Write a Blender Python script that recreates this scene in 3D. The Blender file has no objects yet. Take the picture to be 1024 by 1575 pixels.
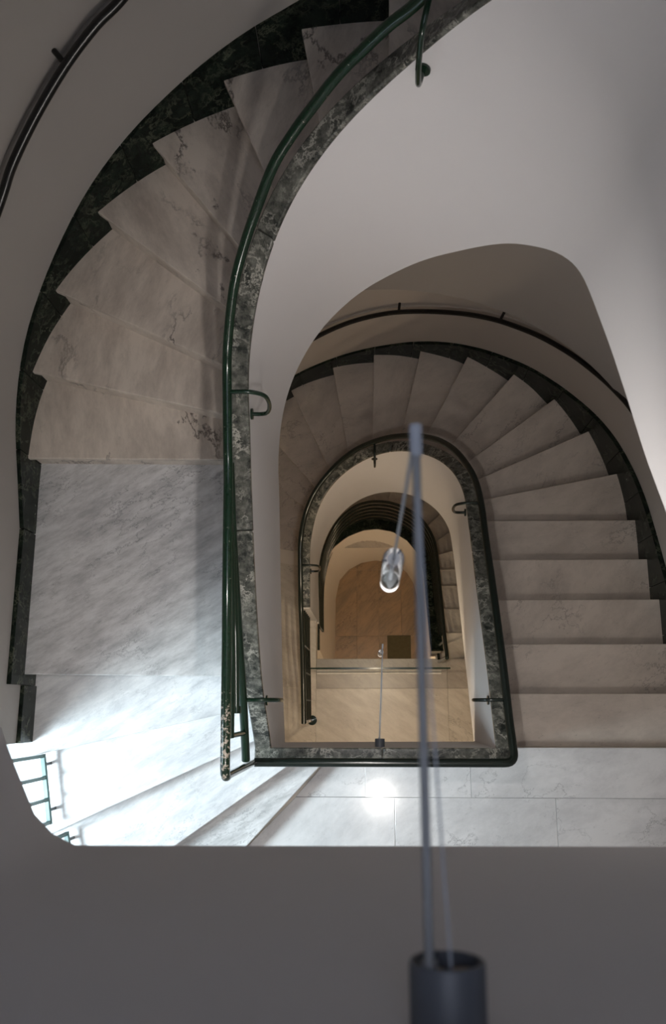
import bpy, bmesh, math
from mathutils import Vector, Matrix

# ------------------------------------------------------------------ camera, sky, lights, exposure
C = bpy.context.scene.collection
scene = bpy.context.scene
cam_data = bpy.data.cameras.new('camera')
cam = bpy.data.objects.new('camera', cam_data)
C.objects.link(cam)
scene.camera = cam
cam_data.sensor_fit = 'VERTICAL'
cam_data.sensor_height = 36.0
cam_data.lens = 29.71
cam_data.clip_start = 0.02
cam_data.dof.use_dof = True
cam_data.dof.focus_distance = 5.0
cam_data.dof.aperture_fstop = 5.6
EYE = Vector((0, 0, 4.97))
down = Vector((54 / 1300, -298.5 / 1300, -1)).normalized()   # plumb line as the camera sees it
zc = -down
xc = Vector((1, 0, 0)) - zc * zc.x
xc.normalize()
yc = zc.cross(xc)
cam.matrix_world = Matrix.Translation(EYE) @ Matrix((xc, yc, zc)).to_4x4()

world = bpy.data.worlds.new('sky')
scene.world = world
world.use_nodes = True
world.node_tree.nodes['Background'].inputs[0].default_value = (0.74, 0.80, 0.98, 1)
world.node_tree.nodes['Background'].inputs[1].default_value = 1.9

vs = scene.view_settings
vs.view_transform = 'Standard'
vs.look = 'None'
vs.gamma = 1
vs.use_curve_mapping = False
vs.exposure = 0.36


def area_light(name, loc, target, size, size_y, power, color, spread=180):
    d = bpy.data.lights.new(name, 'AREA')
    d.shape = 'RECTANGLE'
    d.size, d.size_y, d.energy, d.color = size, size_y, power, color
    d.spread = math.radians(spread)
    o = bpy.data.objects.new(name, d)
    C.objects.link(o)
    o.location = loc
    o.rotation_euler = (Vector(target) - Vector(loc)).to_track_quat('-Z', 'Y').to_euler()
    return o


# daylight falling steeply through the stair window
area_light('window_daylight', (-2.75, -0.85, 2.9), (-1.4, -0.5, 0.5), 0.7, 0.8, 29, (0.78, 0.88, 1.0), 64)

# ------------------------------------------------------------------ measured plan and levels (metres)
R = 0.17
XL, XR, YB, YA, YT = -0.485, 0.63, -0.205, 1.22, 1.92        # inner face of the stair well
A_LINES = [(-0.272, -0.325, -0.655, -0.728), (-0.434, -0.314, -1.005, -0.704), (-0.757, -0.252, -1.520, -0.592), (-0.749, -0.044, -1.556, -0.217), (-0.711, 0.139, -1.683, 0.151), (-0.708, 1.176, -1.663, 1.194), (-0.682, 1.353, -1.617, 1.581), (-0.665, 1.535, -1.452, 1.914), (-0.623, 1.738, -1.241, 2.233), (-0.538, 1.931, -0.952, 2.464), (-0.410, 2.176, -0.607, 2.646), (-0.170, 2.261, -0.252, 2.733), (0.101, 2.392, 0.106, 2.672), (0.33, 2.15, 0.47, 2.66), (0.56, 2.05, 0.95, 2.5), (0.66, 1.85, 1.3, 2.25), (0.70, 1.62, 1.75, 1.80), (0.70, 1.38, 1.87, 1.42), (0.70, 1.10, 1.87, 1.10), (0.70, 0.82, 1.87, 0.82), (0.70, 0.54, 1.87, 0.54), (0.70, 0.26, 1.87, 0.26), (0.70, -0.02, 1.87, -0.02), (0.70, -0.32, 1.87, -0.32)]
B_LINES = [(0.853, -0.228, 1.661, -0.228), (0.859, 0.071, 1.744, 0.071), (0.862, 0.372, 1.827, 0.371), (0.870, 0.667, 1.894, 0.666), (0.878, 0.958, 1.904, 0.956), (0.880, 1.264, 1.890, 1.260), (0.856, 1.461, 1.857, 1.650), (0.863, 1.668, 1.718, 2.040), (0.833, 1.876, 1.522, 2.378), (0.732, 2.096, 1.241, 2.666), (0.547, 2.261, 0.885, 2.905), (0.307, 2.264, 0.489, 3.029), (0.061, 2.276, 0.080, 3.069), (-0.164, 2.226, -0.297, 3.029), (-0.356, 2.146, -0.689, 2.857), (-0.490, 1.991, -0.802, 2.352), (-0.567, 1.816, -0.833, 1.995), (-0.640, 1.622, -0.846, 1.712), (-0.659, 1.458, -0.861, 1.492)]
C_LINES = [(0.70, 0.435, 1.75, 0.435), (0.71, 0.70, 1.75, 0.70), (0.71, 0.95, 1.75, 0.95), (0.71, 1.21, 1.75, 1.21), (0.70, 1.40, 1.7, 1.45), (0.70, 1.57, 1.65, 1.85), (0.72, 1.75, 1.5, 2.24), (0.66, 1.96, 1.25, 2.51), (0.535, 2.12, 0.98, 2.71), (0.38, 2.2, 0.7, 2.85), (0.22, 2.23, 0.4, 2.93), (0.08, 2.25, 0.1, 2.95), (-0.07, 2.24, -0.2, 2.93), (-0.2, 2.2, -0.5, 2.85), (-0.33, 2.14, -0.8, 2.7)]
A_RAIL = [(0.62, 1.60, 3.9), (0.50, 1.80, 3.55), (0.33, 1.92, 3.2), (0.166, 1.971, 2.930), (0.082, 1.980, 2.834), (0.005, 1.975, 2.748), (-0.078, 1.957, 2.662), (-0.165, 1.922, 2.561), (-0.234, 1.880, 2.490), (-0.310, 1.817, 2.405), (-0.381, 1.736, 2.281), (-0.441, 1.642, 2.179), (-0.489, 1.537, 2.083), (-0.525, 1.410, 1.962), (-0.541, 1.308, 1.887), (-0.545, 1.168, 1.830), (-0.545, 0.996, 1.790), (-0.545, 0.854, 1.755), (-0.545, 0.459, 1.717), (-0.545, 0.213, 1.684), (-0.545, -0.034, 1.662), (-0.545, -0.225, 1.645)]
A_LOWRAIL = [(-0.545, 0.95, 1.735), (-0.545, 0.70, 1.625), (-0.545, 0.489, 1.506), (-0.545, 0.235, 1.346), (-0.545, 0.004, 1.201), (-0.545, -0.235, 1.08)]
A_BAR2 = [(-0.545, 0.75, 1.69), (-0.545, 0.347, 1.575), (-0.545, 0.093, 1.545), (-0.545, -0.123, 1.525)]
A_BAR3 = [(-0.545, 0.75, 1.65), (-0.545, 0.302, 1.479), (-0.545, -0.011, 1.404)]
B_RAIL = [(0.690, -0.15, 0.725), (0.690, -0.041, 0.663), (0.690, 0.213, 0.553), (0.690, 0.422, 0.440), (0.690, 0.675, 0.298), (0.690, 0.944, 0.129), (0.690, 1.175, 0.002), (0.679, 1.363, -0.139), (0.641, 1.515, -0.271), (0.575, 1.662, -0.419), (0.475, 1.797, -0.625), (0.339, 1.905, -0.880), (0.185, 1.967, -1.100), (0.030, 1.978, -1.280), (-0.116, 1.944, -1.415), (-0.273, 1.850, -1.560), (-0.411, 1.693, -1.640), (-0.494, 1.523, -1.715), (-0.538, 1.331, -1.81), (-0.545, 1.116, -1.87), (-0.545, 0.802, -1.97), (-0.545, 0.5, -2.15), (-0.545, 0.2, -2.28), (-0.543, -0.144, -2.35)]
A_HAND = [(-0.60, 2.58, 2.62), (-0.75, 2.50, 2.55), (-0.867, 2.433, 2.480), (-0.954, 2.378, 2.443), (-1.064, 2.297, 2.379), (-1.166, 2.208, 2.308), (-1.259, 2.112, 2.238), (-1.342, 2.009, 2.169), (-1.398, 1.929, 2.105), (-1.50, 1.76, 2.0), (-1.58, 1.55, 1.88), (-1.615, 1.25, 1.78)]
B_HAND = [(-0.75, 2.76, -1.56), (-0.55, 2.86, -1.46), (-0.355, 2.926, -1.360), (-0.179, 2.966, -1.273), (0.001, 2.987, -1.196), (0.199, 2.987, -1.119), (0.397, 2.963, -1.051), (0.590, 2.916, -0.974), (0.777, 2.846, -0.880), (0.955, 2.753, -0.783), (1.121, 2.640, -0.694), (1.261, 2.521, -0.608), (1.423, 2.344, -0.498), (1.560, 2.146, -0.386), (1.647, 1.981, -0.293), (1.71, 1.82, -0.21), (1.79, 1.5, -0.06), (1.82, 1.15, 0.1)]
A_SKIRT = [(0.25, 2.755, 2.42), (0.0, 2.755, 2.29), (-0.272, 2.727, 2.153), (-0.471, 2.680, 2.070), (-0.645, 2.620, 1.990), (-0.843, 2.527, 1.890), (-1.041, 2.403, 1.786), (-1.230, 2.243, 1.665), (-1.391, 2.061, 1.533), (-1.511, 1.875, 1.424), (-1.590, 1.708, 1.343), (-1.662, 1.469, 1.228), (-1.690, 1.206, 1.118), (-1.690, 0.845, 1.0)]
B_SKIRT = [(-0.90, 2.74, -2.2), (-0.622, 2.902, -2.125), (-0.356, 2.999, -2.062), (-0.097, 3.049, -1.980), (0.166, 3.059, -1.882), (0.390, 3.035, -1.771), (0.699, 2.953, -1.615), (0.873, 2.878, -1.530), (1.10, 2.735, -1.41), (1.308, 2.573, -1.285), (1.415, 2.462, -1.218), (1.568, 2.265, -1.096), (1.685, 2.064, -0.970), (1.770, 1.869, -0.87), (1.833, 1.664, -0.79), (1.878, 1.414, -0.69), (1.890, 1.136, -0.561), (1.890, 0.828, -0.410), (1.89, 0.4, -0.2), (1.89, -0.2, 0.14)]
C_RAIL = [(0.678, 0.435, -2.400), (0.675, 0.634, -2.560), (0.675, 0.894, -2.730), (0.673, 1.142, -2.890), (0.667, 1.394, -3.010), (0.645, 1.587, -3.120), (0.564, 1.785, -3.270), (0.442, 1.941, -3.450), (0.287, 2.062, -3.640), (0.140, 2.120, -3.780), (-0.001, 2.139, -3.900), (-0.147, 2.111, -4.030), (-0.313, 1.999, -4.190), (-0.448, 1.782, -4.350), (-0.521, 1.546, -4.490), (-0.547, 1.315, -4.600), (-0.554, 0.9, -4.78)]
C_COPE = [(0.598, 0.50, -3.05), (0.592, 0.697, -3.200), (0.590, 0.976, -3.450), (0.585, 1.361, -3.700), (0.542, 1.603, -3.950), (0.446, 1.785, -4.200), (0.298, 1.938, -4.450), (0.121, 2.012, -4.650), (-0.046, 2.026, -4.800), (-0.237, 1.969, -4.900), (-0.411, 1.853, -5.000), (-0.516, 1.683, -5.100), (-0.565, 1.484, -5.200), (-0.585, 1.170, -5.350), (-0.597, 0.675, -5.600)]
DRUM = [(0.76, 0.30), (0.736, 0.822), (0.715, 1.173), (0.690, 1.44), (0.649, 1.62), (0.54, 1.808), (0.42, 1.89), (0.261, 1.945), (0.117, 1.965), (-0.081, 1.930), (-0.255, 1.834), (-0.379, 1.687), (-0.430, 1.445), (-0.442, 0.738), (-0.442, 0.30)]
A_TOP = [(0, 4.75), (.6, 4.6), (1.2, 4.25), (1.7, 3.72), (1.9, 3.42), (2.14, 3.08), (2.38, 2.72), (2.62, 2.44), (2.84, 2.22), (3.05, 1.99), (3.25, 1.80), (3.39, 1.70), (3.59, 1.62), (3.86, 1.51), (4.11, 1.38), (4.23, 1.31), (4.53, 1.08), (4.66, .88), (4.78, .70), (4.815, .65)]
A_BOT = [(0, 3.55), (.59, 3.22), (.74, 3.12), (.91, 3.03), (1.09, 2.93), (1.25, 2.83), (1.39, 2.74), (1.51, 2.63), (1.63, 2.49), (1.86, 2.18), (2.09, 1.82), (2.37, 1.44), (2.59, 1.21), (2.75, 1.07), (2.90, .94), (3.0, .86), (3.13, .73), (3.25, .58), (3.43, .42), (3.79, .31), (4.14, .20), (4.5, .08), (4.77, -.08), (4.815, -.1)]
B_TOP = [(0, .65), (.05, .62), (.44, .42), (.65, .28), (.91, .11), (1.19, -.05), (1.42, -.19), (1.58, -.29), (1.70, -.41), (1.82, -.55), (1.98, -.79), (2.12, -1.0), (2.28, -1.22), (2.44, -1.42), (2.61, -1.59), (2.84, -1.71), (3.0, -1.79), (3.13, -1.91), (3.25, -2.03), (3.51, -2.1), (3.82, -2.14)]
B_BOT = [(0, -.30), (.26, -.46), (.56, -.65), (.87, -.84), (1.23, -1.08), (1.48, -1.3), (1.67, -1.58), (1.87, -1.9), (2.07, -2.22), (2.24, -2.46), (2.44, -2.69), (2.6, -2.83), (2.75, -2.95), (2.97, -3.11), (3.21, -3.28), (3.42, -3.40), (3.82, -3.55)]


# ------------------------------------------------------------------ materials
def nt(name):
    m = bpy.data.materials.new(name)
    m.use_nodes = True
    t = m.node_tree
    return m, t, t.nodes, t.links, t.nodes['Principled BSDF']


def rgb(*c):
    return (*c, 1)


def ramp(nodes, stops):
    r = nodes.new('ShaderNodeValToRGB')
    e = r.color_ramp.elements
    e[0].position, e[0].color = stops[0]
    e[1].position, e[1].color = stops[-1]
    for p, c in stops[1:-1]:
        n = e.new(p)
        n.color = c
    return r


def coords(nodes, links, jitter=True, rot=0.0, stretch=1.0, rand_rot=0.0):
    """object coordinates turned so that x runs along the grain, then squeezed across it"""
    tc = nodes.new('ShaderNodeTexCoord')
    mp = nodes.new('ShaderNodeMapping')
    sc = nodes.new('ShaderNodeMapping')
    mp.inputs['Rotation'].default_value = (0, 0, -rot)
    sc.inputs['Scale'].default_value = (1, stretch, 1)
    links.new(tc.outputs['Object'], mp.inputs['Vector'])
    links.new(mp.outputs[0], sc.inputs['Vector'])
    if jitter:
        oi = nodes.new('ShaderNodeObjectInfo')
        mu = nodes.new('ShaderNodeVectorMath')
        mu.operation = 'MULTIPLY'
        cb = nodes.new('ShaderNodeCombineXYZ')
        for i in range(3):
            links.new(oi.outputs['Random'], cb.inputs[i])
        links.new(cb.outputs[0], mu.inputs[0])
        mu.inputs[1].default_value = (37.0, 23.0, 51.0)
        links.new(mu.outputs[0], mp.inputs['Location'])
        if rand_rot:
            m2 = nodes.new('ShaderNodeMath')
            m2.operation = 'MULTIPLY_ADD'
            m2.inputs[1].default_value = rand_rot
            m2.inputs[2].default_value = -rot - rand_rot / 2
            links.new(oi.outputs['Random'], m2.inputs[0])
            c2 = nodes.new('ShaderNodeCombineXYZ')
            links.new(m2.outputs[0], c2.inputs[2])
            links.new(c2.outputs[0], mp.inputs['Rotation'])
    return sc


def noise(nodes, links, vec, scale, detail=6, rough=.6, dist=0.0):
    n = nodes.new('ShaderNodeTexNoise')
    n.inputs['Scale'].default_value = scale
    n.inputs['Detail'].default_value = detail
    n.inputs['Roughness'].default_value = rough
    n.inputs['Distortion'].default_value = dist
    links.new(vec.outputs[0], n.inputs['Vector'])
    return n


def mixc(nodes, links, fac, a, b, mode='MIX', f=1.0):
    m = nodes.new('ShaderNodeMix')
    m.data_type = 'RGBA'
    m.blend_type = mode
    for sock, v in ((0, fac), (6, a), (7, b)):
        if v is None:
            m.inputs[sock].default_value = f
        elif isinstance(v, (int, float)):
            m.inputs[sock].default_value = v
        elif isinstance(v, tuple):
            m.inputs[sock].default_value = v
        else:
            links.new(v, m.inputs[sock])
    return m.outputs[2]


def marble(name, light, mid, vein, rot=0.6, stretch=3.0, vscale=2.2, rough=.28, vein_amt=.8, rand_rot=0.0, speck=.45, vein_w=.02, cloud_scale=2.6):
    m, t, N, L, P = nt(name)
    v = coords(N, L, rot=rot, stretch=stretch, rand_rot=rand_rot)
    v2 = coords(N, L, rot=rot, stretch=1 + (stretch - 1) * .45, rand_rot=rand_rot)
    cloud = noise(N, L, v, cloud_scale, 11, .72, .1)
    cr = ramp(N, [(.36, rgb(*mid)), (.60, rgb(*light))])
    L.new(cloud.outputs[0], cr.inputs[0])
    vn = noise(N, L, v2, vscale, 10, .66, .15)
    vr = ramp(N, [(.5 - vein_w, rgb(0, 0, 0)), (.5, rgb(1, 1, 1)), (.5 + vein_w * .5, rgb(0, 0, 0))])
    L.new(vn.outputs[0], vr.inputs[0])
    gate = noise(N, L, v2, 1.6, 3, .5)
    gr = ramp(N, [(.47, rgb(0, 0, 0)), (.60, rgb(vein_amt, vein_amt, vein_amt))])
    L.new(gate.outputs[0], gr.inputs[0])
    vf = mixc(N, L, 1.0, vr.outputs[0], gr.outputs[0], 'MULTIPLY')
    c1 = mixc(N, L, vf, cr.outputs[0], rgb(*vein))
    sp = noise(N, L, v, 22, 9, .78, .2)
    sr = ramp(N, [(.585, rgb(0, 0, 0)), (.72, rgb(speck, speck, speck))])
    L.new(sp.outputs[0], sr.inputs[0])
    c2 = mixc(N, L, sr.outputs[0], c1, rgb(*vein))
    L.new(c2, P.inputs['Base Color'])
    P.inputs['Roughness'].default_value = rough
    return m


M_TREAD = marble('cream_marble', (.66, .585, .505), (.44, .38, .325), (.09, .07, .06), rot=1.75, stretch=2.6, vscale=1.5, rand_rot=1.3, rough=.32, vein_amt=1.0, vein_w=.024, speck=.3)
M_TREAD_LOW = marble('grey_marble', (.60, .53, .465), (.46, .405, .355), (.12, .10, .09), rot=.6, stretch=1.8, vscale=2.6, rand_rot=1.2, rough=.35, vein_amt=.7, vein_w=.012, speck=.55)
M_LAND = marble('white_grey_marble', (.66, .655, .65), (.42, .415, .415), (.12, .12, .13), rot=.5, stretch=3.6, vscale=4.5, rough=.26, vein_amt=.8, vein_w=.012, speck=.7, cloud_scale=5)
M_WINDER = marble('pale_winder_marble', (.74, .735, .73), (.52, .52, .53), (.20, .20, .21), rot=.55, stretch=3.4, vscale=3.2, rough=.24, vein_amt=.6, vein_w=.010, rand_rot=.2, cloud_scale=4.5)
M_WHITE = marble('white_marble', (.66, .645, .64), (.51, .50, .50), (.16, .155, .16), rot=.6, stretch=1.9, vscale=2.6, rough=.10, vein_amt=.75, rand_rot=.8, vein_w=.009, speck=.4)
M_WARM = marble('warm_marble', (.68, .62, .53), (.52, .46, .38), (.17, .13, .09), rot=-.62, stretch=3.4, vscale=3.2, rough=.3, vein_amt=.8, rand_rot=.2, vein_w=.010, speck=.6)
M_GREYTILE = marble('grey_threshold_marble', (.44, .39, .33), (.34, .30, .25), (.14, .11, .08), rot=-.62, stretch=3.0, vscale=4, rough=.3, vein_amt=.6, vein_w=.012)
M_RUST = marble('rust_marble', (.36, .235, .13), (.22, .16, .095), (.07, .05, .03), rot=.75, stretch=3.4, vscale=2.4, rough=.3, vein_amt=.8, rand_rot=.3, vein_w=.014, speck=.5)


def verde(name, dark, green, vein, rough=.18, amt=.9, ior=1.45):
    m, t, N, L, P = nt(name)
    v = coords(N, L, jitter=True)
    n1 = noise(N, L, v, 15, 12, .76, .1)
    r1 = ramp(N, [(.40, rgb(*dark)), (.56, rgb(*green)), (.74, rgb(*[min(1, c * 2.1) for c in green]))])
    L.new(n1.outputs[0], r1.inputs[0])
    vn = noise(N, L, v, 10, 10, .7, .3)
    r2 = ramp(N, [(.465, rgb(0, 0, 0)), (.5, rgb(1, 1, 1)), (.53, rgb(0, 0, 0))])
    L.new(vn.outputs[0], r2.inputs[0])
    g = noise(N, L, v, 6, 4, .6)
    r3 = ramp(N, [(.40, rgb(0, 0, 0)), (.62, rgb(amt, amt, amt))])
    L.new(g.outputs[0], r3.inputs[0])
    f = mixc(N, L, 1.0, r2.outputs[0], r3.outputs[0], 'MULTIPLY')
    c = mixc(N, L, f, r1.outputs[0], rgb(*vein))
    L.new(c, P.inputs['Base Color'])
    P.inputs['Roughness'].default_value = rough
    P.inputs['IOR'].default_value = ior
    return m


M_VERDE = verde('green_serpentine', (.022, .025, .022), (.115, .115, .098), (.46, .44, .38))
M_VERDE_DARK = verde('dark_green_serpentine', (.003, .006, .0045), (.011, .017, .012), (.15, .16, .11), .25, .55, 1.25)


def plaster(name, col, rough=.85):
    m, t, N, L, P = nt(name)
    v = coords(N, L, jitter=False)
    n1 = noise(N, L, v, 1.3, 5, .6, .4)
    r1 = ramp(N, [(.3, rgb(*[c * .96 for c in col])), (.7, rgb(*col))])
    L.new(n1.outputs[0], r1.inputs[0])
    L.new(r1.outputs[0], P.inputs['Base Color'])
    n2 = noise(N, L, v, 160, 3, .6)
    b = N.new('ShaderNodeBump')
    b.inputs['Strength'].default_value = .06
    b.inputs['Distance'].default_value = .003
    L.new(n2.outputs[0], b.inputs['Height'])
    L.new(b.outputs[0], P.inputs['Normal'])
    P.inputs['Roughness'].default_value = rough
    return m


M_WALL = plaster('white_plaster', (.70, .675, .665))
M_WALL_WARM = plaster('cream_plaster', (.72, .66, .58))
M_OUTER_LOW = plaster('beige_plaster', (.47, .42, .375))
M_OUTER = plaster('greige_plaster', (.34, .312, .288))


def paint(name, col, rough=.2, chips=False, metallic=0.0):
    m, t, N, L, P = nt(name)
    v = coords(N, L, jitter=False)
    n1 = noise(N, L, v, 30, 3, .5)
    r1 = ramp(N, [(.3, rgb(*[c * .85 for c in col])), (.7, rgb(*col))])
    L.new(n1.outputs[0], r1.inputs[0])
    out = r1.outputs[0]
    if chips:                                   # paint worn off at the end of the handrail
        n2 = noise(N, L, v, 55, 6, .7)
        sep = N.new('ShaderNodeSeparateXYZ')
        tc = N.new('ShaderNodeTexCoord')
        L.new(tc.outputs['Object'], sep.inputs[0])
        mr = N.new('ShaderNodeMapRange')
        mr.inputs[1].default_value = .12
        mr.inputs[2].default_value = -.05
        mr.inputs[3].default_value = 0
        mr.inputs[4].default_value = .13
        L.new(sep.outputs[1], mr.inputs[0])
        ad = N.new('ShaderNodeMath')
        L.new(n2.outputs[0], ad.inputs[0])
        L.new(mr.outputs[0], ad.inputs[1])
        r2 = ramp(N, [(.66, rgb(0, 0, 0)), (.68, rgb(1, 1, 1))])
        L.new(ad.outputs[0], r2.inputs[0])
        out = mixc(N, L, r2.outputs[0], out, rgb(.42, .36, .30))
    L.new(out, P.inputs['Base Color'])
    P.inputs['Roughness'].default_value = rough
    P.inputs['Metallic'].default_value = metallic
    return m


M_GREEN = paint('green_gloss_paint', (.006, .022, .011), .14)
M_GREEN_WORN = paint('worn_green_gloss_paint', (.007, .026, .013), .14, chips=True)
M_GREEN_SHADED = paint('shaded_green_gloss_paint', (.008, .014, .011), .16)  # same green paint, its colour darkened for the shade on the lower rails
M_TEAL = paint('teal_enamel', (.03, .12, .11), .3)
M_BLACK = paint('black_enamel', (.006, .006, .006), .25)
M_STEEL = paint('brushed_steel', (.27, .28, .29), .5, metallic=.2)
M_CUP = paint('grey_lamp_enamel', (.10, .11, .13), .45)
M_BRASS = paint('aged_brass', (.22, .15, .085), .5)
M_TAN = paint('tan_glow_cover', (.30, .25, .20), .6)
M_CABLE = paint('pale_grey_cable', (.42, .45, .50), .5)
M_ALU = paint('white_aluminium', (.80, .77, .70), .4)
M_OLIVE = paint('olive_matting', (.11, .095, .05), .9)
M_EDGE = paint('dark_green_glass_edge', (.006, .03, .02), .1)
M_FRAME = paint('white_window_paint', (.75, .76, .78), .4)


def glass(name, tint, mixf):
    m, t, N, L, P = nt(name)
    tr = N.new('ShaderNodeBsdfTransparent')
    tr.inputs[0].default_value = rgb(*tint)
    gl = N.new('ShaderNodeBsdfGlossy')
    gl.inputs['Roughness'].default_value = .03
    lw = N.new('ShaderNodeLayerWeight')
    pw = N.new('ShaderNodeMath')
    pw.operation = 'POWER'
    pw.inputs[1].default_value = 5
    L.new(lw.outputs['Facing'], pw.inputs[0])
    ad = N.new('ShaderNodeMath')
    ad.inputs[1].default_value = mixf
    ad.use_clamp = True
    L.new(pw.outputs[0], ad.inputs[0])
    mx = N.new('ShaderNodeMixShader')
    L.new(ad.outputs[0], mx.inputs[0])
    L.new(tr.outputs[0], mx.inputs[1])
    L.new(gl.outputs[0], mx.inputs[2])
    L.new(mx.outputs[0], N['Material Output'].inputs[0])
    return m


M_GLASS = glass('clear_glass', (.92, .96, .94), 0.04)
M_TUBE = glass('clear_glass_tube', (.90, .90, .90), 0.05)


def glow(name, col, strength):
    m, t, N, L, P = nt(name)
    P.inputs['Base Color'].default_value = rgb(*col)
    P.inputs['Emission Color'].default_value = rgb(*col)
    P.inputs['Emission Strength'].default_value = strength
    return m


# ------------------------------------------------------------------ helpers
def link(name, verts, faces, mat, parent=None, smooth=False, bevel=0.0):
    me = bpy.data.meshes.new(name)
    me.from_pydata([tuple(v) for v in verts], [], faces)
    bm = bmesh.new()
    bm.from_mesh(me)
    bmesh.ops.recalc_face_normals(bm, faces=bm.faces)
    bm.to_mesh(me)
    bm.free()
    if mat:
        me.materials.append(mat)
    if smooth:
        me.polygons.foreach_set('use_smooth', [True] * len(me.polygons))
        try:
            me.set_sharp_from_angle(angle=math.radians(40))
        except Exception:
            pass
    o = bpy.data.objects.new(name, me)
    C.objects.link(o)
    if parent:
        o.parent = parent
    if bevel:
        b = o.modifiers.new('bevel', 'BEVEL')
        b.width, b.segments, b.limit_method = bevel, 2, 'ANGLE'
        b.angle_limit = math.radians(50)
    return o


def thing(name, label, cat, group=None, loc=(0, 0, 0)):
    o = bpy.data.objects.new(name, None)
    C.objects.link(o)
    o['label'], o['category'] = label, cat
    if group:
        o['group'] = group
    return o


def structure(name, label=None):
    o = bpy.data.objects.new(name, None)
    C.objects.link(o)
    o['kind'] = 'structure'
    if label:
        o['label'] = label
    return o


def as_structure(o, label=None):
    o['kind'] = 'structure'
    if label:
        o['label'] = label
    return o


def box(name, x0, x1, y0, y1, z0, z1, mat, parent=None, bevel=0.0):
    v = [(x, y, z) for z in (z0, z1) for y in (y0, y1) for x in (x0, x1)]
    f = [(0, 1, 3, 2), (4, 6, 7, 5), (0, 4, 5, 1), (2, 3, 7, 6), (0, 2, 6, 4), (1, 5, 7, 3)]
    return link(name, v, f, mat, parent, bevel=bevel)


def prism(name, poly, z0, z1, mat, parent=None, bevel=0.0):
    n = len(poly)
    v = [(x, y, z0) for x, y in poly] + [(x, y, z1) for x, y in poly]
    f = [tuple(range(n - 1, -1, -1)), tuple(range(n, 2 * n))]
    f += [(i, (i + 1) % n, n + (i + 1) % n, n + i) for i in range(n)]
    return link(name, v, f, mat, parent, bevel=bevel)


def loft(name, rings, mat, parent=None, smooth=True, bevel=0.0):
    """closed rings (same count) joined into a capped solid"""
    k = len(rings[0])
    v = [p for r in rings for p in r]
    f = []
    for i in range(len(rings) - 1):
        for j in range(k):
            a, b = i * k + j, i * k + (j + 1) % k
            f.append((a, b, b + k, a + k))
    f.append(tuple(range(k - 1, -1, -1)))
    f.append(tuple(range((len(rings) - 1) * k, len(rings) * k)))
    return link(name, v, f, mat, parent, smooth, bevel)


def smooth_path(pts, n=6):
    pts = [Vector(p) for p in pts]
    out = []
    for i in range(len(pts) - 1):
        p0, p1, p2, p3 = pts[max(i - 1, 0)], pts[i], pts[i + 1], pts[min(i + 2, len(pts) - 1)]
        for j in range(n):
            t = j / n
            out.append(.5 * (2 * p1 + (p2 - p0) * t + (2 * p0 - 5 * p1 + 4 * p2 - p3) * t * t + (3 * p1 - p0 - 3 * p2 + p3) * t ** 3))
    out.append(pts[-1])
    return out


def tube_rings(pts, r, seg=12):
    pts = [Vector(p) for p in pts]
    rings, up = [], None
    for i, p in enumerate(pts):
        t = (pts[min(i + 1, len(pts) - 1)] - pts[max(i - 1, 0)]).normalized()
        if up is None:
            up = Vector((0, 0, 1)) if abs(t.z) < .9 else Vector((1, 0, 0))
        up = (up - t * up.dot(t)).normalized()
        w = t.cross(up)
        rings.append([p + r * (math.cos(a) * up + math.sin(a) * w) for a in [2 * math.pi * k / seg for k in range(seg)]])
    return rings


def tube(name, pts, r, mat, parent=None, seg=12, n=0):
    if n:
        pts = smooth_path(pts, n)
    return loft(name, tube_rings(pts, r, seg), mat, parent)


def cyl(name, a, b, r, mat, parent=None, seg=20, bevel=0.0):
    return loft(name, tube_rings([a, b], r, seg), mat, parent, bevel=bevel)


def round_corner(pts, r, n=5):
    """fillet the inner vertices of a polyline"""
    pts = [Vector(p) for p in pts]
    out = [pts[0]]
    for i in range(1, len(pts) - 1):
        a = (pts[i - 1] - pts[i]).normalized()
        b = (pts[i + 1] - pts[i]).normalized()
        p, q = pts[i] + a * r, pts[i] + b * r
        for j in range(n + 1):
            t = j / n
            out.append((1 - t) ** 2 * p + 2 * t * (1 - t) * pts[i] + t * t * q)
    out.append(pts[-1])
    return out


def interp(tab, s):
    if s <= tab[0][0]:
        return tab[0][1]
    for (a, va), (b, vb) in zip(tab, tab[1:]):
        if s <= b:
            return va + (vb - va) * (s - a) / (b - a)
    return tab[-1][1]


def smooth_tab(tab, step=.06, w=.10):
    s0, s1 = tab[0][0], tab[-1][0]
    n = max(2, int((s1 - s0) / step))
    out = []
    for i in range(n + 1):
        s = s0 + (s1 - s0) * i / n
        h = min(w, s - s0, s1 - s)
        out.append((s, sum(interp(tab, s + h * k / 3) for k in range(-3, 4)) / 7))
    return out


def round_path(xl, xr, yb, ya, yt, arc=64):
    """plan of a wall: up the right side, round the head, down the left; returns (point, outward normal)"""
    out = []
    n = 24 if arc < 200 else 120
    for i in range(n):
        out.append(((xr, yb + (ya - yb) * i / n), (1, 0)))
    cx, rx, ry = (xl + xr) / 2, (xr - xl) / 2, yt - ya
    for i in range(arc + 1):
        a = math.pi * i / arc
        nx, ny = math.cos(a) / rx, math.sin(a) / ry
        l = math.hypot(nx, ny)
        out.append(((cx + rx * math.cos(a), ya + ry * math.sin(a)), (nx / l, ny / l)))
    for i in range(1, n + 1):
        out.append(((xl, ya + (yb - ya) * i / n), (-1, 0)))
    return out


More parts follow.
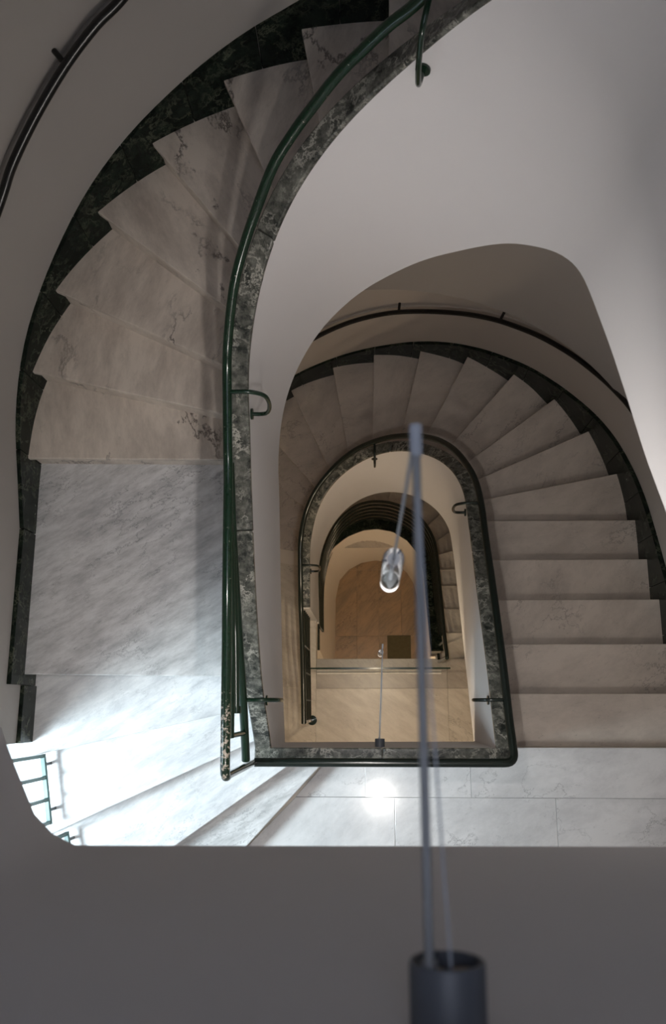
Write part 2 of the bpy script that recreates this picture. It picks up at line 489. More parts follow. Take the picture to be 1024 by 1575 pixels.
class Path:
    def __init__(self, pn):
        self.p = [Vector(p) for p, _ in pn]
        self.n = [Vector(n) for _, n in pn]
        self.s = [0.0]
        for a, b in zip(self.p, self.p[1:]):
            self.s.append(self.s[-1] + (b - a).length)
        self.len = self.s[-1]

    def at(self, s):
        s = max(0, min(self.len, s))
        for i in range(len(self.s) - 1):
            if s <= self.s[i + 1]:
                t = (s - self.s[i]) / max(1e-9, self.s[i + 1] - self.s[i])
                return self.p[i].lerp(self.p[i + 1], t), self.n[i].lerp(self.n[i + 1], t).normalized()
        return self.p[-1].copy(), self.n[-1].copy()

    def off(self, s, d):
        p, n = self.at(s)
        return p + n * d

    def cross(self, a, b, tmin=-9.0):
        """where the line a-b crosses the path: (t along the line, s)"""
        a, b = Vector(a), Vector(b)
        d = b - a
        best = None
        for i in range(len(self.p) - 1):
            p, q = self.p[i], self.p[i + 1]
            e = q - p
            det = d.x * -e.y + e.x * d.y
            if abs(det) < 1e-12:
                continue
            w = p - a
            t = (w.x * -e.y + e.x * w.y) / det
            u = (d.x * w.y - d.y * w.x) / det
            if -1e-6 <= u <= 1 + 1e-6:
                if t < tmin:
                    continue
                if best is None or abs(t) < abs(best[0]):
                    best = (t, self.s[i] + u * (self.s[i + 1] - self.s[i]))
        return best


def grow(pn, d):
    return [((p[0] + n[0] * d, p[1] + n[1] * d), n) for p, n in pn]


WELL_PN = round_path(XL, XR, YB, YA, YT)
WELL = Path(WELL_PN)
WELL_IN = Path(grow(round_path(XL, XR, -1.0, YA, YT), .05))              # where treads meet the middle of the parapet
OUT_A_PN = round_path(-1.69, 1.89, -1.35, 1.19, 2.76, 400)
OUT_B_PN = round_path(-1.69, 1.90, -1.35, 1.20, 3.06, 400)
OUT_A, OUT_B = Path(OUT_A_PN), Path(OUT_B_PN)


def resample(pts, n):
    pts = [Vector(p) for p in pts]
    s = [0.0]
    for a, b in zip(pts, pts[1:]):
        s.append(s[-1] + (b - a).length)
    out = []
    for k in range(n + 1):
        d = s[-1] * k / n
        for i in range(len(s) - 1):
            if d <= s[i + 1] + 1e-9:
                out.append(pts[i].lerp(pts[i + 1], (d - s[i]) / max(1e-9, s[i + 1] - s[i])))
                break
    return out


# ------------------------------------------------------------------ stair well walls (parapets) with marble copings
COPE_W, WALL_T, COPE_T = .078, .066, .035


def parapet(name, label, path, top, bot, wall_mat, cope_mat, pieces):
    ts, bs = smooth_tab(top), smooth_tab(bot, w=.05)
    s0, s1 = ts[0][0], ts[-1][0]
    n = int((s1 - s0) / .035)
    rings = []
    for i in range(n + 1):
        s = s0 + (s1 - s0) * i / n
        a, b = path.off(s, 0), path.off(s, WALL_T)
        zt, zb = interp(ts, s) - COPE_T + .005, interp(bs, s)
        rings.append([(a.x, a.y, zb), (a.x, a.y, zt), (b.x, b.y, zt), (b.x, b.y, zb)])
    w = as_structure(loft(name, rings, wall_mat), label)
    for (p0, p1) in pieces:
        m = max(2, int((p1 - p0) / .03))
        rings = []
        for i in range(m + 1):
            s = p0 + (p1 - p0) * i / m
            a, b = path.off(s, -.004), path.off(s, COPE_W)
            zt = interp(ts, s)
            rings.append([(a.x, a.y, zt - COPE_T), (a.x, a.y, zt), (b.x, b.y, zt), (b.x, b.y, zt - COPE_T)])
        loft('coping', rings, cope_mat, w, bevel=.006)
    return w


LEFT_END = WELL.len
A_T = [(s, z) for s, z in A_TOP if s < LEFT_END - .02] + [(LEFT_END, .65)]
A_B = [(s, z) for s, z in A_BOT if s < LEFT_END - .02] + [(LEFT_END, -.10)]
wall_upper = parapet('wall_well_upper', 'white plaster parapet of the upper flight around the stair well', WELL, A_T, A_B, M_WALL, M_VERDE,
                     [(0, 1.9), (1.903, 2.9), (2.903, 3.9), (3.903, LEFT_END)])
wall_lower = parapet('wall_well_lower', 'cream plaster parapet of the lower flight around the stair well', WELL, B_TOP, B_BOT, M_WALL, M_VERDE,
                     [(0, 1.1), (1.103, 2.3), (2.303, 3.815)])
# straight parapet along the upper landing edge
wl = as_structure(link('wall_landing_edge',
                       [(XL - .066, YB, -.10), (XR + .066, YB, -.27), (XR + .066, YB - .045, -.27), (XL - .066, YB - .045, -.10),
                        (XL - .066, YB, .62), (XR + .066, YB, .62), (XR + .066, YB - .045, .62), (XL - .066, YB - .045, .62)],
                       [(3, 2, 1, 0), (4, 5, 6, 7), (0, 1, 5, 4), (2, 3, 7, 6), (1, 2, 6, 5), (3, 0, 4, 7)], M_WALL),
                  'low white wall under the green marble coping along the upper landing')
box('coping', XL - .078, .07, YB - .056, YB + .004, .617, .652, M_VERDE, wl, .006)
box('coping', .072, XR + .078, YB - .056, YB + .004, .617, .652, M_VERDE, wl, .006)
# parapet of the floor above, right below the camera
ZT = [(4.0, 4.85), (4.3, 4.75), (4.6, 4.6), (LEFT_END, 4.55)]
ZB = [(4.0, 4.25), (4.3, 4.05), (4.5, 3.94), (4.64, 3.84), (4.71, 3.775), (4.77, 3.70), (4.79, 3.66), (LEFT_END, 3.64)]
corner = [((XL, YB + .62 - .02 * i), (-1, 0)) for i in range(29)]
for i in range(9):
    a = math.pi + math.pi / 2 * i / 8
    corner.append(((XL + .06 + .06 * math.cos(a), YB + .06 + .06 * math.sin(a)), (math.cos(a), math.sin(a))))
corner += [((XL + .06 + (XR + .1 - XL - .06) * i / 20, YB), (0, -1)) for i in range(1, 21)]
TOPP = Path(corner)
parapet('wall_top_landing', 'shaded grey parapet wall right below the viewpoint', TOPP,
        [(0, 4.9), (.55, 4.62), (.7, 4.58), (TOPP.len, 4.58)],
        [(0, 4.2), (.30, 3.98), (.42, 3.86), (.49, 3.79), (.56, 3.70), (.62, 3.63), (.70, 3.63), (TOPP.len, 3.60)], M_WALL, M_VERDE,
        [(0, TOPP.len)])


Z_B = [(s, z + 3.90) for s, z in A_BOT if 1.8 < s < 4.15] + [(WELL.len - .625, 4.10)]
parapet('wall_top_flight', 'white parapet of the flight that climbs on above the viewpoint', WELL,
        [(s, z + 1.0) for s, z in Z_B], Z_B, M_WALL, M_VERDE, [])

# ------------------------------------------------------------------ outer walls
def outer_wall(name, label, path, s0, s1, z0, z1, mat, th=.14):
    n = max(2, int((s1 - s0) / .08))
    rings = []
    for i in range(n + 1):
        s = s0 + (s1 - s0) * i / n
        a, b = path.off(s, 0), path.off(s, th)
        za, zb = (z0(s) if callable(z0) else z0), (z1(s) if callable(z1) else z1)
        rings.append([(a.x, a.y, za), (a.x, a.y, zb), (b.x, b.y, zb), (b.x, b.y, za)])
    return as_structure(loft(name, rings, mat), label)


def s_of(path, x, y):
    return min(range(len(path.p)), key=lambda i: (path.p[i] - Vector((x, y))).length)


WIN_Y1, WIN_Y0 = -.175, -1.25
sa1 = OUT_A.len - (WIN_Y1 + 1.35)
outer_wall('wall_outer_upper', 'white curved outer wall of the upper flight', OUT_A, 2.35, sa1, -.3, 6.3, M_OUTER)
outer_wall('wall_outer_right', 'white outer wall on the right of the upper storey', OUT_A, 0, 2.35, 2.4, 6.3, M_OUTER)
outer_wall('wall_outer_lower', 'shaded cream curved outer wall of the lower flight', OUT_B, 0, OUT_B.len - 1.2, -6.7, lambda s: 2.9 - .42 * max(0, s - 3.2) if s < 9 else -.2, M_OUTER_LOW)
box('wall_outer_left', -1.83, -1.69, -1.35, .0, -6.7, -.2, M_WALL_WARM)['kind'] = 'structure'
box('wall_south', -2.2, 2.05, -1.50, -1.35, -6.7, 6.3, M_WALL)['kind'] = 'structure'
box('wall_window_head', -1.83, -1.69, -1.35, WIN_Y1, 2.75, 6.3, M_WALL)['kind'] = 'structure'
box('wall_window_breast', -1.83, -1.69, -1.35, WIN_Y1, -.2, .16, M_WALL)['kind'] = 'structure'
box('wall_window_pier', -1.83, -1.69, -1.35, WIN_Y0, .16, 2.75, M_WALL)['kind'] = 'structure'

# window in the left outer wall
win = structure('window_1', 'tall white framed stair window in the left outer wall')
for y in (WIN_Y1 - .025, (WIN_Y0 + WIN_Y1) / 2, WIN_Y0 + .025):
    box('stile', -1.96, -1.91, y - .025, y + .025, .1, 2.78, M_FRAME, win, .004)
for z in (.13, 1.45, 2.75):
    box('frame_rail', -1.955, -1.915, WIN_Y0 + .05, WIN_Y1 - .05, z - .03, z + .03, M_FRAME, win, .004)
for y0, y1 in ((WIN_Y0 + .05, (WIN_Y0 + WIN_Y1) / 2 - .025), ((WIN_Y0 + WIN_Y1) / 2 + .025, WIN_Y1 - .05)):
    for z0, z1 in ((.16, 1.42), (1.48, 2.72)):
        box('pane', -1.938, -1.934, y0, y1, z0, z1, M_GLASS, win)
for y0, y1 in ((WIN_Y0 - .06, WIN_Y0), (WIN_Y1, WIN_Y1 + .06)):
    box('reveal', -2.0, -1.83, y0, y1, .0, 2.85, M_WALL, win)


# ------------------------------------------------------------------ stairs
def tread_poly(front, back, inner, outer, nos=0.0, tuck=.045):
    """outline of one tread between two nosing lines; front edge is the visible nosing"""
    def ends(line):
        a, b = Vector(line[:2]), Vector(line[2:])
        ti, si = inner.cross(a, b) or (0, 0)
        mid = (a + b) / 2
        to, so = outer.cross(mid, b + (b - mid) * .2) or (1, None)
        po = mid + (b + (b - mid) * .2 - mid) * to
        pi = a + (b - a) * ti
        return pi, po, si, so
    fi, fo, fsi, fso = ends(front)
    bi, bo, bsi, bso = ends(back)
    # push the back edge a little under the riser above
    d = ((bi + bo) / 2 - (fi + fo) / 2).normalized()
    bi2, bo2 = bi + d * tuck, bo + d * tuck
    poly = [fi, fo]
    for k in range(1, 8):
        s = fso + (bso - fso) * k / 8
        poly.append(outer.at(s)[0])
    poly += [bo2, bi2]
    for k in range(1, 4):
        s = bsi + (fsi - bsi) * k / 4
        poly.append(inner.at(s)[0])
    return [(p.x, p.y) for p in poly], fi, fo, d


def flight(name, label, lines, levels, inner, outers, mat, sign, skip=()):
    """lines[i] is the nosing of tread i at levels[i]; the tread runs back to lines[i+sign]"""
    root = thing(name, label, 'staircase')
    for i, line in enumerate(lines):
        j = i + sign
        if j < 0 or j >= len(lines) or i in skip:
            continue
        out = outers(i)
        poly, fi, fo, d = tread_poly(line, lines[j], inner, out)
        m = mat(i)
        prism('tread', poly, levels[i] - .03, levels[i], m, root, .004)
        u = (fo - fi).normalized()
        o0 = d * .022
        a, b = fi + o0, fo + o0
        c, e = b + d * .03, a + d * .03
        prism('riser', [(a.x, a.y), (b.x, b.y), (c.x, c.y), (e.x, e.y)], levels[i] - R - .03, levels[i] - .031, m, root)
    return root


OUT_WIN_PN = round_path(-1.905, 1.89, -1.35, 1.19, 2.76)
OUT_WIN = Path(OUT_WIN_PN)
low_in = Path([((XL - .05, 2.0), (-1, 0)), ((XL - .05, YB - .05), (-1, 0)), ((.2, YB - .05), (0, -1)), ((.9, YB - .05), (0, -1))])
south = Path([((-1.90, 3.0), (-1, 0)), ((-1.90, -1.34), (-1, 0)), ((1.9, -1.34), (0, -1))])
stairA = thing('staircase', 'upper winding flight of cream marble steps on the left with half landing', 'staircase')
levelsA = [R * (k + 1) for k in range(len(A_LINES))]
for i, line in enumerate(A_LINES[:-1]):
    inner = low_in if i < 4 else WELL_IN
    if i < 4:
        inn, out = low_in, south
    else:
        inn, out = WELL_IN, OUT_A
    nxt = A_LINES[i + 1]

    def hit(path, ln, far):
        a, b = Vector(ln[:2]), Vector(ln[2:])
        if far:
            a2 = (a + b) / 2
            t, s = path.cross(a2, b)
            return a2 + (b - a2) * t, s
        t, s = path.cross(a, b)
        return a + (b - a) * t, s
    fi, fsi = hit(inn, line, False)
    bi, bsi = hit(inn, nxt, False)
    fo, fso = hit(out, line, True)
    bo, bso = hit(out, nxt, True)
    d = ((bi + bo) / 2 - (fi + fo) / 2).normalized()
    poly = [fi, fo] + [p for p in ([out.at(fso + (bso - fso) * k / 8)[0] for k in range(1, 8)])]
    if i < 4:                        # keep the outer corner of the winders
        for cxy in ((-1.90, -1.34),):
            s = None
        poly = [fi, fo]
        ss = [out.s[1]] if (fso > out.s[1] > bso) else []
        poly += [out.at(q)[0] for q in ss]
    poly += [bo + d * .05, bi + d * .05]
    if i < 4:
        ss = [q for q in (low_in.s[1],) if (bsi < q < fsi)]
        poly += [low_in.at(q)[0] for q in ss]
    else:
        poly += [inn.at(bsi + (fsi - bsi) * k / 4)[0] for k in range(1, 4)]
    m = M_LAND if i <= 4 else M_TREAD
    z = levelsA[i]
    if i in (1, 2, 3):
        m = M_WINDER
    prism('tread', [(p.x, p.y) for p in poly], z - .03, z, m, stairA, .004)
    a, b = fi + d * .022, fo + d * .022
    c2, e2 = b + d * .03, a + d * .03
    prism('riser', [(a.x, a.y), (b.x, b.y), (c2.x, c2.y), (e2.x, e2.y)], z - R, z - .031, m, stairA)

levelsB = [-R * k for k in range(len(B_LINES))]
stairB = flight('staircase', 'lower winding flight of grey-beige marble steps on the right and around the head', B_LINES, levelsB,
                WELL_IN, lambda i: OUT_B, lambda i: M_TREAD_LOW, -1)

L2 = -3.23
IN_C = Path(grow(round_path(-.56, .62, .1, 1.28, 2.05), .04))
OUT_C = Path(round_path(-1.69, 1.90, -.3, 1.2, 3.06))
levelsC = [L2 - R * k for k in range(len(C_LINES))]
stairC = flight('staircase', 'lowest flight of small warm beige steps deep in the well', C_LINES, levelsC,
                IN_C, lambda i: OUT_C, lambda i: M_GREYTILE if i > 5 else M_WARM, -1)


# ------------------------------------------------------------------ soffits
def soffit(name, label, bot, s0, s1, outer_fn, mat, drop=0.0):
    bs = smooth_tab(bot, w=.05)
    n = int((s1 - s0) / .06)
    rings = []
    for i in range(n + 1):
        s = s0 + (s1 - s0) * i / n
        p = WELL.off(s, .09)
        q = outer_fn(p)
        z = interp(bs, s) + .01
        rings.append([(p.x, p.y, z), (q.x, q.y, z), (q.x, q.y, z + .10), (p.x, p.y, z + .10)])
    return as_structure(loft(name, rings, mat), label)


def radial(path):
    c = Vector((.07, 1.2))

    def f(p):
        if p.y < 1.2:
            return Vector((1.9 if p.x > .07 else -1.69, p.y))
        t, s = path.cross(c, c + (p - c) * 8, 0.0) or (1, 0)
        return path.at(s)[0]
    return f


soffit('ceiling_upper_flight', 'plaster underside of the upper flight', A_B, 0, LEFT_END - .1, radial(OUT_B), M_WALL_WARM)
soffit('ceiling_lower_flight', 'plaster underside of the lower flight', B_BOT, 0, 3.8, radial(OUT_B), M_WALL_WARM)

soffit('ceiling_top_flight', 'plaster underside of the flight above the viewpoint', [(s, z + (3.90 if s < 4.2 else 3.78)) for s, z in A_B], 1.9, LEFT_END - .1, radial(OUT_A), M_WALL)

# ------------------------------------------------------------------ landings with marble slabs
G = .0006


def slab_floor(name, label, tiles, z, base, mat_base):
    root = structure(name, label)
    x0, x1, y0, y1, zb = base
    box('screed', x0, x1, y0, y1, zb, z - .022, mat_base, root)
    for x0, x1, y0, y1, m in tiles:
        box('tile', x0 + G, x1 - G, y0 + G, y1 - G, z - .024, z, m, root, .0015)
    return root


f1 = slab_floor('floor_upper_landing', 'polished white marble slab landing by the well edge', [
    (-.02, .570, -.498, -.228, M_WHITE), (.570, 1.89, -.498, -.228, M_WHITE),
    (.143, 1.034, -.95, -.498, M_WHITE), (1.034, 1.89, -.95, -.498, M_WHITE),
    (.60, 1.89, -1.35, -.95, M_WHITE)], 0.0, (-1.69, 1.89, -1.35, -.228, -.27), M_WALL_WARM)
for poly in ([(-.60, -.685), (-.41, -.498), (.1415, -.498), (.1415, -.95), (-.86, -.95)],
             [(-.86, -.952), (.598, -.952), (.598, -1.35), (-1.24, -1.35)],
             [(-.41, -.496), (-.02, -.496), (-.02, -.228), (-.26, -.228), (-.26, -.33)]):
    prism('tile', poly, -.024, 0, M_WHITE, f1, .0015)
# front riser of the landing
box('landing_riser', .70, 1.89, -.262, -.232, -.17, -.03, M_TREAD_LOW, f1)

f2 = slab_floor('floor_middle_landing', 'warm lit beige marble slab landing behind the glass guard', [
    (-1.69, -.492, .181, 1.47, M_WARM), (-1.69, -.492, -1.35, .181, M_WARM),
    (-.492, .753, .162, .441, M_GREYTILE), (-.492, .753, -1.35, .162, M_WARM),
    (.753, 1.89, .162, .441, M_GREYTILE), (.753, 1.89, -1.35, .162, M_WARM)],
    L2, (-1.69, 1.89, -1.35, .40, L2 - .30), M_WALL_WARM)
box('screed', -1.69, -.50, .40, 1.47, L2 - .30, L2 - .022, M_WALL_WARM, f2)
box('landing_riser', -.50, 1.89, .405, .43, L2 - .17, L2 - .03, M_GREYTILE, f2)

L3 = -6.6
xs = (-.75, -.143, .155, .464, 1.1)
ys = (.0, .929, 1.829, 2.4)
tl = [(xs[i], xs[i + 1], ys[j], ys[j + 1], M_RUST) for i in range(4) for j in range(3)]
f3 = slab_floor('floor_ground', 'rust brown veined marble tile floor at the bottom of the well', tl, L3, (-1.9, 2.0, -1.5, 3.2, L3 - .15), M_RUST)
box('floor_mat', .268, .583, .623, .933, L3, L3 + .012, M_OLIVE, None, .003)
o = bpy.data.objects['floor_mat']
o['label'], o['category'] = 'square olive mat lying on the rust brown floor at the bottom', 'mat'

# upper landing above the view; unseen roof opening added to let sky light in
fz = structure('floor_top_landing', 'landing slab of the floor the viewpoint belongs to')
box('slab', -1.69, 1.89, -1.35, YB - .1, 3.63, 3.93, M_WALL, fz)
cl = structure('ceiling_roof', 'plaster ceiling with an added light opening over the well')
for x0, x1, y0, y1 in ((-1.9, -.50, -1.5, 3.2), (.63, 2.1, -1.5, 3.2), (-.50, .63, -1.5, -1.3), (-.50, .63, .7, 3.2)):
    box('panel', x0, x1, y0, y1, 6.3, 6.4, M_WALL, cl)

# ------------------------------------------------------------------ drum of the lowest flight
NC = 60
cope = resample([(x, y, z) for x, y, z in C_COPE], NC)
drum = resample([(x, y, L3) for x, y in DRUM], NC)


def norm2(pts, i):
    t = pts[min(i + 1, len(pts) - 1)] - pts[max(i - 1, 0)]
    v = Vector((t.y, -t.x))
    return v.normalized()


rings = []
for i in range(NC + 1):
    n = norm2(cope, i)
    n3 = Vector((n.x, n.y, 0)) * .09
    rings.append([drum[i], cope[i] - Vector((0, 0, .03)), cope[i] - Vector((0, 0, .03)) + n3, drum[i] + n3 * 1.2])
wd = as_structure(loft('wall_well_bottom', rings, M_WALL_WARM), 'cream plaster drum wall around the bottom of the well')
for i0, i1 in ((0, 20), (20, 40), (40, NC)):
    rr = []
    for i in range(i0, i1 + 1):
        n = norm2(cope, i)
        n3 = Vector((n.x, n.y, 0))
        a, b = cope[i] - n3 * .004, cope[i] + n3 * .11
        rr.append([a - Vector((0, 0, .035)), a, b, b - Vector((0, 0, .035))])
    loft('coping', rr, M_VERDE_DARK, wd)
# straight-edged shelf in the drum wall
shelf = [(.419, 1.905), (.40, 2.02), (.292, 2.075), (.105, 2.10), (-.110, 2.085), (-.25, 2.02), (-.271, 1.905)]
prism('ledge', shelf, -5.32, -5.30, M_GREYTILE, wd)


# ------------------------------------------------------------------ skirting stones
def skirting(name, label, prof, path, mat, stones, depth=.50, th=.022):
    root = structure(name, label)
    pts = smooth_path(prof, 6)
    ln = [0.0]
    for a, b in zip(pts, pts[1:]):
        ln.append(ln[-1] + (b - a).length)
    cuts = [ln[-1] * k / stones for k in range(stones + 1)]
    pp = [Vector((p.x, p.y)) for p in path.p]
    for k in range(stones):
        rr = []
        m = 6
        for j in range(m + 1):
            d = cuts[k] + .0015 + (cuts[k + 1] - cuts[k] - .003) * j / m
            i = max(q for q in range(len(ln)) if ln[q] <= d + 1e-9)
            i = min(i, len(pts) - 2)
            p = pts[i].lerp(pts[i + 1], (d - ln[i]) / max(1e-9, ln[i + 1] - ln[i]))
            ii = min(range(len(pp)), key=lambda q: (pp[q] - p.xy).length)
            nn = path.n[ii]
            a, b = p.xy - nn * th, p.xy + nn * .01
            rr.append([(a.x, a.y, p.z - depth), (a.x, a.y, p.z), (b.x, b.y, p.z), (b.x, b.y, p.z - depth)])
        loft('skirting_stone', rr, mat, root, smooth=False, bevel=.002)
    return root


sk = skirting('baseboard_upper', 'dark green marble skirting along the outer side of the upper flight', A_SKIRT, OUT_A, M_VERDE_DARK, 9)
box('skirting_stone', -1.692, -1.668, .10, .842, .70, 1.0, M_VERDE_DARK, sk, .002)
box('skirting_stone', -1.691, -1.669, WIN_Y1, .098, .50, .835, M_VERDE_DARK, sk, .002)
skirting('baseboard_lower', 'dark green marble skirting along the outer side of the lower flight', B_SKIRT, OUT_B, M_VERDE_DARK, 16)


# ------------------------------------------------------------------ railings
def hook(root, p, n, z_cope, mat, r=.009):
    """bracket from the rail over the coping, round and back to the wall face"""
    p = Vector(p)
    n = Vector((n[0], n[1], 0))
    dz = (z_cope - .10) - p.z
    prof = [(0, 0), (.05, .004), (.10, -.004), (.145, -.05), (.150, dz * .62), (.125, dz * .97), (.062, dz)]
    pts = [p + n * a + Vector((0, 0, b)) for a, b in prof]
    o = tube('bracket', smooth_path(pts, 5), r, mat, root, 10)
    e = p + n * .061 + Vector((0, 0, dz))
    cyl('flange', e - n * .003, e + n * .008, .024, mat, o, 16)


railA = thing('stair_railing', 'glossy green tubular handrail with worn end, upper flight and half landing', 'railing')
top = smooth_path(A_RAIL, 6)
post_top = Vector((-.545, -.262, 1.60))
tube('handrail', top + [Vector((-.545, -.25, 1.635)), Vector((-.545, -.262, 1.615)), post_top], .019, M_GREEN_WORN, railA, 14)
cyl('end_post', post_top + Vector((0, 0, .01)), (-.545, -.262, .79), .015, M_GREEN, railA, 12)
tube('lower_rail', A_LOWRAIL, .019, M_GREEN, railA, 14, 6)
tube('middle_rail', A_BAR2, .014, M_GREEN, railA, 12, 5)
tube('middle_rail', A_BAR3, .014, M_GREEN, railA, 12, 5)
cyl('link_post', (-.545, -.115, 1.525), (-.545, -.115, 1.15), .011, M_GREEN, railA, 10)
bm_end = A_BAR3[-1]
cyl('end_knob', (-.545, -.03, 1.40), (-.545, .0, 1.40), .02, M_GREEN, railA, 12)
for s in (2.30, 3.42, 4.60):
    p, n = WELL.at(s)
    q = p + n * .06
    near = min(top, key=lambda t: (t.xy - q).length) if s < 4 else Vector((-.545, .03, 1.21))
    hook(railA, (q.x, q.y, near.z), (-n.x, -n.y), interp(A_T, s), M_GREEN)

railB = thing('stair_railing', 'shade-darkened green tubular handrail along the landing edge and lower flight', 'railing')
low = round_corner([(-.545, -.262, .785), (.690, -.262, .785), (.690, -.15, .725)], .05, 6)[:-1] + smooth_path(B_RAIL, 6)
tube('handrail', low, .021, M_GREEN_SHADED, railB, 14)
for s in (.235, 1.40, 2.42, 3.50):
    p, n = WELL.at(s)
    q = p + n * .06
    near = min([t for t in low if t.y > -.2], key=lambda t: (t.xy - q).length)
    hook(railB, (q.x, q.y, near.z), (-n.x, -n.y), interp(B_TOP, s), M_GREEN_SHADED)
# guard bars between the end of the lower parapet and the end post
for k in range(5):
    dz = .15 + .145 * k
    tube('guard_bar', [(-.540, .80, -1.97 - dz - .15), (-.540, .5, -2.15 - dz - .02), (-.538, .2, -2.28 - dz), (-.535, -.12, -2.33 - dz)], .011, M_GREEN_SHADED, railB, 8, 4)
cyl('end_post', (-.535, -.131, -2.34), (-.528, -.131, L2), .016, M_GREEN_SHADED, railB, 12)
o = cyl('post_foot', (-.528, -.131, L2), (-.528, -.131, L2 + .02), .045, M_GREEN, railB, 20)
for y, z in ((.05, -2.45), (.28, -2.4), (.5, -2.3)):
    cyl('link_post', (-.537, y, z), (-.537, y, z - .55), .008, M_STEEL, railB, 8)

railC = thing('stair_railing', 'black railing of six stacked tubes round the lowest flight', 'railing')
c6 = []
for k in range(6):
    pts = [(x - (.0), y, z - .165 * k) for x, y, z in C_RAIL]
    if k == 0:
        pts = [(.678, .40, -2.40)] + pts[0:]
    start = pts if k in (0, 5) else pts[1:]
    tube('rail_tube', start, .017 if k == 0 else .014, M_GREEN_SHADED, railC, 10, 4)
cyl('end_post', (.678, .41, -2.40), (.678, .41, -3.23), .015, M_GREEN_SHADED, railC, 12)
cyl('link_post', (.676, .56, -2.55), (.676, .56, -3.3), .010, M_STEEL, railC, 10)


def wall_rail(label, pts, path, stubs):
    root = thing('wall_handrail', label, 'handrail')
    sp = smooth_path(pts, 6)
    tube('rail', sp, .019, M_BLACK, root, 12)
    pp = path.p
    for (x, y) in stubs:
        q = min(sp, key=lambda t: (t.xy - Vector((x, y))).length)
        i = min(range(len(pp)), key=lambda k: (pp[k] - q.xy).length)
        n = path.n[i]
        b = cyl('bracket', q + Vector((0, 0, .002)), (pp[i].x + n.x * .01, pp[i].y + n.y * .01, q.z + .015), .011, M_BLACK, root, 10)
    return root


wall_rail('thick black wall handrail in the top left corner beside the upper flight', A_HAND, OUT_A, [(-1.09, 2.28), (-1.55, 1.65)])
wall_rail('slim black wall handrail curving along the outer wall of the lower flight', B_HAND, OUT_B, [(.28, 2.97), (.97, 2.74), (1.50, 2.24)])
# plaster ledge above each wall handrail
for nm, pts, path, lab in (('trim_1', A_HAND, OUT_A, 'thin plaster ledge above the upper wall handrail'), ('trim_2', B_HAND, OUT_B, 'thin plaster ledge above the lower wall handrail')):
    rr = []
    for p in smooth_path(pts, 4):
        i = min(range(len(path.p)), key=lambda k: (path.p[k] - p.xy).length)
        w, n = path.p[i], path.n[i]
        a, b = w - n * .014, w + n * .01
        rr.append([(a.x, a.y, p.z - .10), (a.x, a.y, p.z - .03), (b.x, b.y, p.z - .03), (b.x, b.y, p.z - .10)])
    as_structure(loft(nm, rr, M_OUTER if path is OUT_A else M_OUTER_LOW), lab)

# ------------------------------------------------------------------ glass guard on the middle landing
gg = thing('glass_balustrade', 'frameless glass guard with dark green edge on the middle landing', 'balustrade')
box('glass_panel', -.500, .715, .314, .326, L2 + .01, -2.512, M_GLASS, gg)
box('top_edge', -.500, .715, .3135, .3265, -2.511, -2.50, M_EDGE, gg)
box('channel', -.487, .695, .330, .345, L2, L2 + .035, M_ALU, gg, .002)
box('channel', -.487, .695, .295, .311, L2, L2 + .035, M_ALU, gg, .002)


# ------------------------------------------------------------------ window guards
def guard(label, a, b, z, floor_z, bars, feet, top):
    root = thing('window_guard', label, 'window guard', 'steel guards in front of the stair window')
    a, b = Vector(a), Vector(b)
    d = (b - a).normalized()
    w = Vector((-d.y, d.x)) * .011
    e0, e1 = a - d * .01, b + d * .01
    prism('bottom_rail', [tuple(e0 + w), tuple(e1 + w), tuple(e1 - w), tuple(e0 - w)], z - .012, z + .012, M_TEAL, root, .002)
    prism('top_rail', [tuple(e0 + w), tuple(e1 + w), tuple(e1 - w), tuple(e0 - w)], top - .012, top + .012, M_TEAL, root, .002)
    for t in bars:
        p = a.lerp(b, t)
        box('vertical_bar', p.x - .009, p.x + .009, p.y - .008, p.y + .008, z + .012, top - .012, M_TEAL, root, .001)
    for t in feet:
        p = a.lerp(b, t)
        cyl('foot', (p.x, p.y, floor_z), (p.x, p.y, z - .012), .009, M_BLACK, root, 10)
    return root


guard('teal steel guard with upright bars before the window, on the upper winder', (-1.641, -.246), (-1.584, -.563), .60, 3 * R, (0, .33, .66, 1), (.13, .82), 1.55)
guard('teal steel guard cut off by the wall edge, on the winder below the other guard', (-1.553, -.640), (-1.50, -.86), .43, 2 * R, (0, .5, 1), (.14, .85), 1.40)


